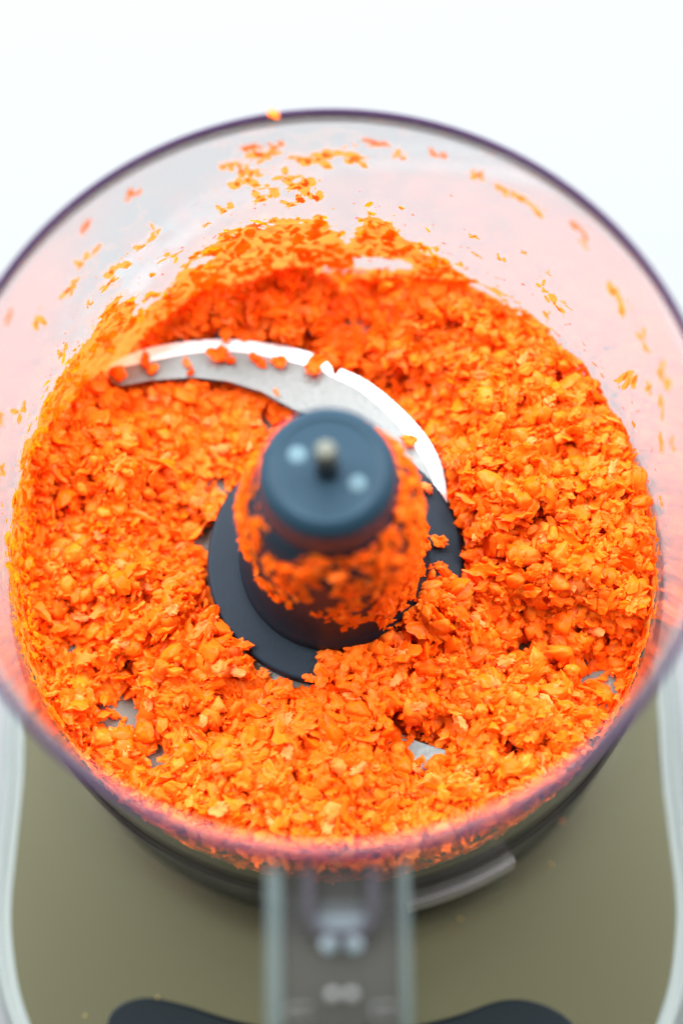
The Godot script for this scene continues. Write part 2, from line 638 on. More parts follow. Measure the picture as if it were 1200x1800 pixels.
func build_base() -> void:
	var t := thing("motor_base", "brushed metal food processor base under the clear bowl", "appliance", Vector3.ZERO, TURN)
	var o := base_outline(0.0)
	part("metal_top", loft(o, [[-0.0019, BASE_Y], [-0.0016, BASE_Y - 0.0003], [-0.0015, BASE_Y - 0.002], [-0.0015, BASE_Y - 0.010]]), M.brushed, t)
	part("dark_gap", loft(o, [[0.0006, BASE_Y - 0.003], [0.0006, BASE_Y - 0.012]], true), M.gap, t)
	# the plastic housing flares out below the metal top and ends on the table
	part("housing", loft(o, [[0.0011, BASE_Y - 0.0016], [0.0022, BASE_Y - 0.0008], [0.0034, BASE_Y - 0.002], [0.0062, BASE_Y - 0.014], [0.0085, BASE_Y - 0.035], [0.0100, 0.060], [0.0105, 0.012], [0.0100, 0.0]]), M.skirt, t)
	# the control panel's shaped plate
	var pl := [Vector2(-0.069, 0.1225), Vector2(-0.066, 0.1148), Vector2(-0.0575, 0.1118), Vector2(-0.0455, 0.1140), Vector2(-0.030, 0.1188), Vector2(-0.010, 0.1218), Vector2(0.010, 0.1218), Vector2(0.030, 0.1185), Vector2(0.0455, 0.1138), Vector2(0.0570, 0.1150), Vector2(0.0660, 0.1210), Vector2(0.0690, 0.130), Vector2(0.064, 0.142), Vector2(0.045, 0.153), Vector2(0.018, 0.158), Vector2(-0.018, 0.158), Vector2(-0.045, 0.153), Vector2(-0.064, 0.142), Vector2(-0.0695, 0.132)]
	part("control_panel", loft(smooth_line(pl, 5, true), [[-0.0010, BASE_Y + 0.0018], [-0.0003, BASE_Y + 0.0014], [0.0, BASE_Y + 0.0006], [0.0, BASE_Y - 0.001]]), M.panel, t)
	# dark seat on which the bowl stands
	part("bowl_seat", lathe(rounded([Vector2(0.0, BASE_Y + 0.0005), Vector2(0.0895, BASE_Y + 0.0005), Vector2(0.0895, BASE_Y + 0.004), Vector2(0.0, BASE_Y + 0.004)], 0.0012)), M.seat, t)
	part("drive_collar", lathe(rounded([Vector2(0.0, BASE_Y + 0.0045), Vector2(0.026, BASE_Y + 0.0045), Vector2(0.024, 0.182), Vector2(0.0, 0.182)], 0.002)), M.seat, t)

func build_bowl() -> void:
	var t := thing("processor_bowl", "clear plastic food processor bowl full of minced carrot", "bowl", Vector3(0, 0, 0), TURN)
	var ro := func(y: float) -> float: return RIM_R * (1.0 - 0.08 * (RIM_Y - y) / 0.1496)
	var low := BASE_Y + 0.0045
	var top := RIM_Y - 0.0022
	# wall as a thin tube with an inner and an outer face
	var prof := [Vector2(ro.call(low) - 0.0028, low), Vector2(ro.call(low), low), Vector2(ro.call(top), top), Vector2(ro.call(top) - 0.0028, top)]
	part("wall", lathe(prof, 144), M.clear, t)
	var rr := RIM_R
	part("rim", lathe(rounded([Vector2(rr - 0.0012, RIM_Y - 0.0024), Vector2(rr + 0.0006, RIM_Y - 0.0024), Vector2(rr + 0.0006, RIM_Y), Vector2(rr - 0.0012, RIM_Y)], 0.0008), 144), M.rim, t)
	# the thick moulded foot of the bowl and the collar under its rim look smokier
	part("foot_band", lathe([Vector2(ro.call(low) + 0.0003, low), Vector2(ro.call(low) + 0.0018, low), Vector2(ro.call(FLOOR_Y - 0.004) + 0.0016, FLOOR_Y - 0.004), Vector2(ro.call(FLOOR_Y - 0.004) + 0.0003, FLOOR_Y - 0.004)], 144), M.smoky, t)
	part("rim_collar", lathe([Vector2(rr - 0.0002, RIM_Y - 0.0070), Vector2(rr + 0.0003, RIM_Y - 0.0070), Vector2(rr + 0.0005, RIM_Y - 0.0026), Vector2(rr + 0.0002, RIM_Y - 0.0026)], 144), M.smoky, t)
	part("rim_lip", lathe(rounded([Vector2(rr - 0.0036, RIM_Y - 0.0021), Vector2(rr - 0.0013, RIM_Y - 0.0021), Vector2(rr - 0.0013, RIM_Y - 0.0003), Vector2(rr - 0.0028, RIM_Y - 0.0008)], 0.0006), 144), M.rim_inner, t)
	part("floor", lathe([Vector2(0.0275, FLOOR_Y - 0.003), Vector2(wall_r(FLOOR_Y - 0.003) - 0.0003, FLOOR_Y - 0.003), Vector2(wall_r(FLOOR_Y) - 0.0003, FLOOR_Y), Vector2(0.0275, FLOOR_Y)], 96), M.haze_plastic, t)
	part("central_tube", lathe([Vector2(0.0205, low), Vector2(0.0230, low), Vector2(0.0215, 0.235), Vector2(0.0190, 0.235)] if false else [Vector2(0.0262, FLOOR_Y - 0.004), Vector2(0.0274, FLOOR_Y - 0.004), Vector2(0.0274, FLOOR_Y + 0.001), Vector2(0.0262, FLOOR_Y + 0.001)], 64), M.haze_plastic, t)
	# locking tab low on the wall beside the handle
	part("locking_tab", lathe(rounded([Vector2(0.0876, 0.146), Vector2(0.0925, 0.146), Vector2(0.0925, 0.160), Vector2(0.0884, 0.160)], 0.001), 24, true, 0.20, 0.56), M.tab if M.has("tab") else mat("tab", Color(0.30, 0.275, 0.28), 0.3, 0.0, 0.5), t)
	# the handle: a deep, hollow grip that runs out from the rim
	var h := part("handle", handle_web(), M.handle, t, Vector3(0.0022, 0, 0))
	for s in [-1.0, 1.0]:
		part("handle_flange", handle_flange(s), M.handle_flange, h)
	part("pin_housing", pin_housing(), M.pin_house, h)
	part("pin_cap", loft(round_rect(0.0126, 0.0070, 0.003, Vector2(0, 0.1085)), [[-0.0008, RIM_Y - 0.0062], [0.0, RIM_Y - 0.0070], [0.0, RIM_Y - 0.011]]), mat("pin_cap", Color(0.022, 0.032, 0.040), 0.6), h)
	for s in [-1.0, 1.0]:
		part("pin_dot", dome(0.0021, 0.0012), mat("pin_dot", Color(0.13, 0.17, 0.19), 0.4), h, Vector3(s * 0.0028, RIM_Y - 0.0066, 0.1145))
		part("moulded_dot", dome(0.0014, 0.0006), M.mark, h, Vector3(s * 0.0021, RIM_Y - 0.0058, 0.1262))
		var fr := SurfaceTool.new()
		fr.begin(Mesh.PRIMITIVE_TRIANGLES)
		for bar in [[0, -0.0012, 0.0050, 0.0004], [0, 0.0012, 0.0050, 0.0004], [-0.0025, 0, 0.0004, 0.0028]]:
			var bm := BoxMesh.new()
			bm.size = Vector3(bar[2], 0.0008, bar[3])
			fr.append_from(bm, 0, Transform3D(Basis(), Vector3(bar[0], 0, bar[1])))
		part("moulded_mark", fr.commit(), M.mark, h, Vector3(s * 0.0098, RIM_Y - 0.0056, 0.1298))

func dome(r: float, h: float) -> ArrayMesh:
	var p := [Vector2(r, 0)]
	for k in range(1, 5):
		var a := PI / 2 * k / 4
		p.append(Vector2(r * cos(a) if k < 4 else 0.0, h * sin(a)))
	return smooth_lathe(p, 20)

# cross-sections along the handle: [z, top y, bottom y, half width]
func handle_path() -> Array:
	return [[0.0955, -0.0052, -0.034, 0.0142], [0.106, -0.0056, -0.034, 0.0142], [0.118, -0.0062, -0.030, 0.0142], [0.130, -0.0070, -0.028, 0.0142], [0.140, -0.010, -0.032, 0.0142], [0.149, -0.018, -0.040, 0.0140], [0.154, -0.030, -0.048, 0.0138], [0.155, -0.060, -0.062, 0.0132], [0.152, -0.100, -0.102, 0.0125]]

func handle_web() -> ArrayMesh:
	# a curved plate 3 mm thick that bends down at the front into the grip
	var st := begin()
	var p := [Vector2(0.0958, -0.0056), Vector2(0.112, -0.0064), Vector2(0.128, -0.0072), Vector2(0.139, -0.0105), Vector2(0.1475, -0.019), Vector2(0.152, -0.034), Vector2(0.153, -0.060), Vector2(0.151, -0.090), Vector2(0.146, -0.112)]
	var c := smooth_line(p, 5)
	return swept_plate(c, 0.0030, -0.0136, 0.0136)

func swept_plate(c: PackedVector2Array, thick: float, x0: float, x1: float) -> ArrayMesh:
	# c runs in (z, y); the plate is thick below it
	var outer := PackedVector2Array()
	var inner := PackedVector2Array()
	var n := c.size()
	for i in n:
		var d := (c[mini(i + 1, n - 1)] - c[maxi(i - 1, 0)]).normalized()
		var nn := Vector2(d.y, -d.x)      # below / inside
		outer.append(c[i])
		inner.append(c[i] + nn * thick)
	var st := begin()
	var P := func(v: Vector2, x: float) -> Vector3: return Vector3(x, RIM_Y + v.y, v.x)
	for i in n - 1:
		var d := (c[i + 1] - c[i]).normalized()
		var up := Vector3(0, d.x, -d.y)
		st.set_smooth_group(1)
		quad(st, P.call(outer[i], x0), P.call(outer[i], x1), P.call(outer[i + 1], x1), P.call(outer[i + 1], x0), up)
		st.set_smooth_group(2)
		quad(st, P.call(inner[i], x0), P.call(inner[i], x1), P.call(inner[i + 1], x1), P.call(inner[i + 1], x0), -up)
		st.set_smooth_group(3)
		quad(st, P.call(outer[i], x0), P.call(inner[i], x0), P.call(inner[i + 1], x0), P.call(outer[i + 1], x0), Vector3.LEFT)
		st.set_smooth_group(4)
		quad(st, P.call(outer[i], x1), P.call(inner[i], x1), P.call(inner[i + 1], x1), P.call(outer[i + 1], x1), Vector3.RIGHT)
	st.set_smooth_group(-1)
	for i in [0, n - 1]:
		quad(st, P.call(outer[i], x0), P.call(outer[i], x1), P.call(inner[i], x1), P.call(inner[i], x0), Vector3(0, 0, -1 if i == 0 else 1))
	return done(st)

func handle_flange(s: float) -> ArrayMesh:
	# side wall of the grip, a little prouder near the bowl
	var p := [Vector2(0.0958, -0.0036), Vector2(0.104, -0.0038), Vector2(0.112, -0.0044), Vector2(0.128, -0.0056), Vector2(0.1405, -0.0092), Vector2(0.1490, -0.0185), Vector2(0.1535, -0.034), Vector2(0.1545, -0.060), Vector2(0.1525, -0.090), Vector2(0.1475, -0.113)]
	var a := 0.0138 if s > 0 else -0.0174
	var b := 0.0158 if s > 0 else -0.0138
	return swept_plate(smooth_line(p, 5), 0.017, a, b)

func pin_housing() -> ArrayMesh:
	# U-shaped wall round the lid switch, open towards the bowl
	var st := begin()
	var path := []
	path.append(Vector2(-0.0086, 0.0962))
	path.append(Vector2(-0.0086, 0.104))
	for k in 13:
		var a := PI * k / 12
		path.append(Vector2(-cos(a) * 0.0086, 0.106 + sin(a) * 0.0086))
	path.append(Vector2(0.0086, 0.104))
	path.append(Vector2(0.0086, 0.0962))
	var y0 := RIM_Y - 0.022
	var y1 := RIM_Y - 0.0030
	for i in path.size() - 1:
		var p: Vector2 = path[i]
		var q: Vector2 = path[i + 1]
		var d: Vector2 = (q - p).normalized()
		var n := Vector2(d.y, -d.x)
		if n.dot((p + q) / 2 - Vector2(0, 0.1)) < 0: n = -n
		var pi2: Vector2 = p - n * 0.0022
		var qi: Vector2 = q - n * 0.0022
		if absf(pi2.x) > 0.0066 and pi2.y < 0.1061: pi2.x = signf(pi2.x) * 0.0066
		var V := func(v: Vector2, y: float) -> Vector3: return Vector3(v.x, y, v.y)
		st.set_smooth_group(1)
		quad(st, V.call(p, y0), V.call(q, y0), V.call(q, y1), V.call(p, y1), Vector3(n.x, 0, n.y))
		st.set_smooth_group(2)
		quad(st, V.call(pi2, y0), V.call(qi, y0), V.call(qi, y1), V.call(pi2, y1), Vector3(-n.x, 0, -n.y))
		st.set_smooth_group(3)
		quad(st, V.call(p, y1), V.call(q, y1), V.call(qi, y1), V.call(pi2, y1), Vector3.UP)
	return done(st)

# ------------------------------------------------------------------ blade assembly

func blade_mesh() -> Array:
	var outer := [Vector2(-0.0614, -0.0601), Vector2(-0.0585, -0.0632), Vector2(-0.0478, -0.0667), Vector2(-0.0337, -0.0678), Vector2(-0.0240, -0.0672), Vector2(-0.0102, -0.0643), Vector2(-0.0010, -0.0607), Vector2(0.0026, -0.0570)]
	var outer2 := [Vector2(0.0054, -0.0562), Vector2(0.0126, -0.0518), Vector2(0.0213, -0.0431), Vector2(0.0282, -0.0336), Vector2(0.0318, -0.0236), Vector2(0.0322, -0.0130)]
	var bev := [Vector2(-0.0606, -0.0600), Vector2(-0.0573, -0.0610), Vector2(-0.0478, -0.0624), Vector2(-0.0370, -0.0639), Vector2(-0.0250, -0.0637), Vector2(-0.0130, -0.0607), Vector2(-0.0020, -0.0570), Vector2(0.0032, -0.0538)]
	var bev2 := [Vector2(0.0034, -0.0537), Vector2(0.0108, -0.0490), Vector2(0.0190, -0.0400), Vector2(0.0250, -0.0305), Vector2(0.0283, -0.0229), Vector2(0.0298, -0.0130)]
	var inner := [Vector2(0.0260, -0.0040), Vector2(0.0120, -0.0240), Vector2(0.0030, -0.0370), Vector2(-0.0086, -0.0453), Vector2(-0.0176, -0.0509), Vector2(-0.0267, -0.0546), Vector2(-0.0361, -0.0565), Vector2(-0.0482, -0.0565), Vector2(-0.0560, -0.0555), Vector2(-0.0595, -0.0566)]
	var o := smooth_line(outer, 4); var o2 := smooth_line(outer2, 4)
	var b := smooth_line(bev, 4); var b2 := smooth_line(bev2, 4)
	var i := smooth_line(inner, 4)
	var th := 0.0016
	# flat blade body
	var outline := PackedVector2Array()
	outline.append_array(b); outline.append_array(b2.slice(1)); outline.append_array(i)
	var whole := PackedVector2Array()
	whole.append_array(o); whole.append_array(o2); whole.append_array(i)
	blade_area = Geometry2D.offset_polygon(whole, 0.0018)[0]
	tip_area = Geometry2D.offset_polygon(whole, 0.0035)[0]
	var body := loft(outline, [[-0.0001, 0.0], [0.0, -0.0002], [0.0, -th]], false)
	# the ground bevels
	var edges := []
	for e in [[o, b], [o2, b2]]:
		var st := begin()
		var n: int = e[0].size()
		for k in n - 1:
			var a0: Vector2 = e[1][k]; var a1: Vector2 = e[1][k + 1]; var c0: Vector2 = e[0][k]; var c1: Vector2 = e[0][k + 1]
			var T := func(v: Vector2, y: float) -> Vector3: return Vector3(v.x, y, v.y)
			st.set_smooth_group(1)
			quad(st, T.call(a0, 0.0), T.call(a1, 0.0), T.call(c1, -0.0005), T.call(c0, -0.0005), Vector3.UP)
			st.set_smooth_group(2)
			quad(st, T.call(a0, -th), T.call(a1, -th), T.call(c1, -th), T.call(c0, -th), Vector3.DOWN)
			st.set_smooth_group(3)
			quad(st, T.call(c0, -0.0005), T.call(c1, -0.0005), T.call(c1, -th), T.call(c0, -th), Vector3(c0.x, 0, c0.y))
		edges.append(done(st))
	return [body, edges]

func build_blade() -> void:
	var t := thing("chopping_blade", "dark blue chopping blade hub with curved steel blades in the bowl", "blade")
	# hub: disc, body, cap
	part("hub_disc", smooth_lathe(rounded([Vector2(0.0276, 0.1905), Vector2(0.0352, 0.1905), Vector2(0.0352, DISC_Y), Vector2(0.022, DISC_Y + 0.0004)], 0.0012), 96), M.navy, t)
	part("post", smooth_lathe(rounded([Vector2(0.0262, 0.1900), Vector2(0.0262, 0.2000), Vector2(0.0248, 0.2035), Vector2(0.0234, 0.2100), Vector2(0.0226, 0.2470), Vector2(0.0208, 0.2535), Vector2(0.0178, 0.2590), Vector2(0.0, 0.2595)], 0.003), 96), M.navy, t)
	var cap := part("cap", smooth_lathe(rounded([Vector2(0.0172, 0.2580), Vector2(0.0174, 0.2710), Vector2(0.0166, 0.2748), Vector2(0.0136, 0.2768), Vector2(0.0128, 0.2762), Vector2(0.0, 0.2760)], 0.0016, 5), 96), M.navy_cap, t)
	part("peg", smooth_lathe(rounded([Vector2(0.0030, 0.2755), Vector2(0.0028, 0.2875), Vector2(0.0, 0.2875)], 0.0006), 32), M.peg_shaft, cap)
	part("peg_tip", smooth_lathe(rounded([Vector2(0.0026, 0.2876), Vector2(0.0026, 0.2905), Vector2(0.0019, 0.2919), Vector2(0.0, 0.2921)], 0.0008), 32), M.peg, cap)
	for s in [1.0, -1.0]:
		part("stud", dome(0.0023, 0.0004), M.stud, cap, Vector3(0.0071 * s, 0.2761, 0.0042 * s))
	var bm := blade_mesh()
	for k in 2:
		var holder := part("blade", bm[0], M.steel, t, Vector3(0, 0.1950 if k == 0 else 0.1922, 0))
		holder.rotation.y = PI * k
		for e in bm[1]: part("ground_edge", e, M.steel_edge, holder)

# ------------------------------------------------------------------ carrot

func build_heap() -> void:
	var root := thing("minced_carrot_heap", "heap of finely minced orange carrot spread over the bowl's floor", "carrot")
	root.set_meta("kind", "stuff")
	var pile := Pile.new()
	var n := 0
	while n < 19000:
		var r := sqrt(rng.randf_range(0.026 ** 2, 0.0872 ** 2))
		var a := rng.randf() * TAU
		var x := sin(a) * r
		var z := cos(a) * r
		n += 1
		var b := bareness(x, z)
		if b > 0.45 and rng.randf() > 0.06: continue
		var h := heap(x, z)
		if b > 0.0: h *= clampf(1.2 - b * 2.0, 0.15, 1.0)
		if r < 0.0372:
			var w := wrapf(rad_to_deg(a), -180.0, 180.0)
			if w < -9.0 or w > 74.0 or h < 0.0095: continue
		elif r < 0.041: h = minf(h, 0.0105)
		var up := rng.randf()
		var y := h - up * up * minf(h, 0.007)
		var size := clampf(0.0053 * exp(rng.randfn() * 0.44), 0.0016, 0.0105)
		y = maxf(y, size * 0.12)
		var e := 0.002
		var slope := Vector3(heap(x - e, z) - heap(x + e, z), 2 * e, heap(x, z - e) - heap(x, z + e)).normalized() if n % 2 == 0 else Vector3.UP
		# the blade keeps its own place clear on top
		if over_blade(x, z, 1.0) and y > 0.002: continue
		if r > wall_r(FLOOR_Y + y) - size * (0.48 if z > 0.0 else 0.34): continue
		var shape := any_mesh()
		if shape in chunk_meshes: size *= 0.78
		pile.put(shape, Transform3D(posed(slope, 0.42, size), Vector3(x, FLOOR_Y + y, z)), tone())
	pour(pile, root, M.carrot_many)
	var o := part("carrot_pulp", pulp_mesh(), M.carrot0, root)
	o.set_meta("kind", "stuff")

func pulp_mesh() -> ArrayMesh:
	# the packed fine pulp below the loose pieces
	var st := begin()
	var rows := 34
	var cols := 200
	var g := []
	for i in rows + 1:
		var row := []
		for k in cols:
			var rr := lerpf(0.030, 0.0868, float(i) / rows)
			var a := TAU * k / cols
			var x := sin(a) * rr
			var z := cos(a) * rr
			var h := heap(x, z) - 0.0020
			var w := wrapf(rad_to_deg(a), -180.0, 180.0)
			if bareness(x, z) > -0.05 or over_blade(x, z, 1.0) or (rr < 0.041 and (w < -9.0 or w > 74.0)): h = -1.0
			row.append(Vector3(x, FLOOR_Y + h, z))
		g.append(row)
	for i in rows:
		for k in cols:
			var e := (k + 1) % cols
			var q: Array = [g[i][k], g[i][e], g[i + 1][e], g[i + 1][k]]
			if q.any(func(v: Vector3) -> bool: return v.y < FLOOR_Y + 0.0006): continue
			quad(st, q[0], q[1], q[2], q[3], Vector3.UP)
	return done(st)

var blade_area := PackedVector2Array()
var tip_area := PackedVector2Array()
func over_blade(x: float, z: float, _grow: float) -> bool:
	# the upper blade's own outline and a little round it, whose top stays visible
	return Geometry2D.is_point_in_polygon(Vector2(x, z), blade_area)

func build_wall_mash() -> void:
	var root := thing("minced_carrot_wall_layer", "layer of carrot mash clinging to the inside of the bowl wall", "carrot")
	root.set_meta("kind", "stuff")
	var pile := Pile.new()
	var streak := FastNoiseLite.new()
	streak.seed = 31
	streak.frequency = 0.16
	streak.fractal_octaves = 3
	var n := 0
	while n < 6500:
		n += 1
		var deg := rng.randf() * 360.0
		var top := wall_top(deg)
		var y := rng.randf() * (top + 0.012)
		var arc := deg * 1.57
		var nz := streak.get_noise_2d(arc * 0.55, y * 1000.0)
		var edge := top + nz * 0.008 - y
		if edge < 0.0:
			# specks above the edge
			if not (streak.get_noise_2d(arc * 0.9 + 300.0, y * 1600.0) > 0.34 and rng.randf() < 0.4): continue
		# clear windows in the mash, low at the back
		var hole := false
		for w in [[166.0, 15.0, 3.2, 3.4], [171.5, 13.0, 2.6, 4.5], [175.5, 8.0, 2.4, 4.0], [201.0, 29.0, 2.0, 1.5], [213.5, 22.0, 3.0, 2.2]]:
			var q := Vector2((deg - w[0]) / w[2], (y * 1000.0 - w[1]) / w[3]).length() + 0.7 * nz
			if q < 1.0: hole = true
		if hole: continue
		if y > 0.010 and rng.randf() < 0.30: continue
		var thick := clampf(edge * 0.25, 0.0004, 0.005) * (0.7 + 0.6 * absf(lump.get_noise_2d(arc * 1.2, y * 1200.0 + 40.0)))
		var inn := thick * (1.0 - rng.randf() * 0.6)
		var size := clampf(0.0031 * exp(rng.randfn() * 0.36), 0.0010, 0.0070)
		if edge < 0.002: size *= 0.55
		var thin_here := y > 0.012 or edge < 0.010 or rng.randf() < 0.4
		var p := wall_point(deg, y, inn * 0.8 + size * (0.06 if thin_here else 0.30))
		if Geometry2D.is_point_in_polygon(Vector2(p.x, p.z), tip_area) and y > 0.0025 and y < 0.017: continue
		var nrm := Vector3(-p.x, 0.0, -p.z).normalized()
		pile.put(film_meshes[rng.randi() % film_meshes.size()] if thin_here else any_mesh(), Transform3D(posed(nrm, 0.22 if edge < 0.006 else 0.4, size, 0.6 if edge < 0.003 else 1.0), p), tone().lerp(Color(0.98, 0.42, 0.012), clampf(1.2 - edge / 0.045, 0.3, 0.9) * clampf((top - 0.014) / 0.014, 0.0, 1.0)))
	# fine spatter higher up
	for k in 700:
		var deg2 := rng.randf() * 360.0
		var y2 := wall_top(deg2) + absf(rng.randfn()) * 0.012
		if y2 > 0.086 or streak.get_noise_2d(deg2 * 1.2, y2 * 700.0 + 90.0) < 0.05: continue
		var p2 := wall_point(deg2, y2, 0.0002)
		var s2 := rng.randf_range(0.0004, 0.0011)
		pile.put(any_mesh(), Transform3D(posed(Vector3(-p2.x, 0, -p2.z).normalized(), 0.1, s2, 0.5), p2), tone())
	pour(pile, root, M.carrot_mash)
	var o := part("carrot_film", film_sheet(streak), M.carrot5, root)
	o.set_meta("kind", "stuff")

func wall_hole(deg: float, y: float, nz: float) -> bool:
	for w in [[166.0, 15.0, 3.2, 3.4], [171.5, 13.0, 2.6, 4.5], [175.5, 8.0, 2.4, 4.0], [201.0, 29.0, 2.0, 1.5], [213.5, 22.0, 3.0, 2.2]]:
		if Vector2((deg - w[0]) / w[2], (y * 1000.0 - w[1]) / w[3]).length() + 0.7 * nz < 1.0: return true
	return false

func film_sheet(streak: FastNoiseLite) -> ArrayMesh:
	# the wet film of fine pulp under the bits on the wall, torn along its upper edge
	var st := begin()
	var cols := 900
	var rows := 80
	var g := []
	for i in rows + 1:
		var row := []
		for k in cols:
			var deg := 360.0 * k / cols
			var y := 0.056 * i / rows
			var arc := deg * 1.57
			var nz := streak.get_noise_2d(arc * 0.55, y * 1000.0)
			var edge := wall_top(deg) - 0.0015 + nz * 0.008 - y + 0.0022 * fine.get_noise_2d(arc * 2.0, y * 2600.0)
			if edge < 0.0 or wall_hole(deg, y, nz): row.append(null)
			else: row.append(wall_point(deg, y, 0.0004 + clampf(edge * 0.08, 0.0, 0.0012) * (1.0 + 0.8 * lump.get_noise_2d(arc * 2.5, y * 2500.0))))
		g.append(row)
	for i in rows:
		for k in cols:
			var e := (k + 1) % cols
			var q: Array = [g[i][k], g[i][e], g[i + 1][e], g[i + 1][k]]
			var have: Array = q.filter(func(v) -> bool: return v != null)
			if have.size() < 3: continue
			var hint := Vector3(-have[0].x, 0, -have[0].z)
			face(st, have[0], have[1], have[2], hint)
			if have.size() == 4: face(st, have[0], have[2], have[3], hint)
	return done(st)

func post_radius(y: float) -> float:
	if y > 0.2535: return lerpf(0.0209, 0.0178, clampf((y - 0.2535) / 0.0055, 0, 1))
	if y > 0.247: return lerpf(0.0227, 0.0209, (y - 0.247) / 0.0065)
	if y > 0.210: return lerpf(0.0235, 0.0227, (y - 0.210) / 0.037)
	return lerpf(0.0262, 0.0235, clampf((y - 0.200) / 0.010, 0, 1))

func build_post_mash() -> void:
	var root := thing("minced_carrot_post_coat", "coat of carrot mash stuck round the dark blue hub post", "carrot")
	root.set_meta("kind", "stuff")
	var pile := Pile.new()
	for k in 6500:
		var deg := rng.randf() * 360.0
		var y := rng.randf_range(0.199, 0.2590)
		# the coat reaches low on the right and front-right, stays high on the front-left
		var d := wrapf(deg, -180.0, 180.0)
		var low := 0.206
		if d > -75.0 and d < 0.0: low = lerpf(0.226, 0.216, (d + 75.0) / 75.0)
		elif d <= -75.0: low = 0.224
		elif d < 20.0: low = lerpf(0.216, 0.202, d / 20.0)
		elif d < 45.0: low = 0.203
		low += 0.010 * fine.get_noise_2d(deg * 0.35, y * 300.0)
		if y < low: continue
		var clump := lump.get_noise_2d(deg * 0.32 + 500.0, y * 700.0) + (0.30 if d > 25.0 and d < 160.0 else 0.12 if d < -60.0 else -0.22)
		var thick := clump > 0.05
		if not thick and (clump < -0.30 or rng.randf() < 0.4): continue
		var size := clampf((0.0026 if thick else 0.0024) * exp(rng.randfn() * 0.35), 0.001, 0.006)
		var r := post_radius(y) + (rng.randf() * 0.0007 if thick else 0.0001)
		var a := deg_to_rad(deg)
		var p := Vector3(sin(a) * r, y, cos(a) * r)
		pile.put(any_mesh() if thick else film_meshes[rng.randi() % film_meshes.size()], Transform3D(posed(Vector3(p.x, 0.006, p.z).normalized(), 0.35 if thick else 0.12, size, 0.8 if thick else 0.4), p), tone())
	pour(pile, root, M.carrot_many)

# ------------------------------------------------------------------ single pieces

func clock(deg: float) -> String:
	# the clock face seen from above, twelve at the back, six at the handle
	var h := fposmod(180.0 - deg, 360.0) / 30.0
	var half := int(round(h * 2.0)) % 24
	var names := ["twelve", "one", "two", "three", "four", "five", "six", "seven", "eight", "nine", "ten", "eleven"]
	var w: String = names[half / 2]
	return ("half past " + w) if half % 2 == 1 else (w + " o'clock")

func piece(called: String, mesh: Mesh, look: int, t: Transform3D, label: String, group: String) -> bool:
	if labels.has(label): return false
	labels[label] = true
	var o := MeshInstance3D.new()
	o.name = numbered(called)
	o.mesh = mesh
	o.material_override = M["carrot%d" % look]
	o.transform = t
	add_child(o, true)
	tag(o, label, "carrot", group)
	return true

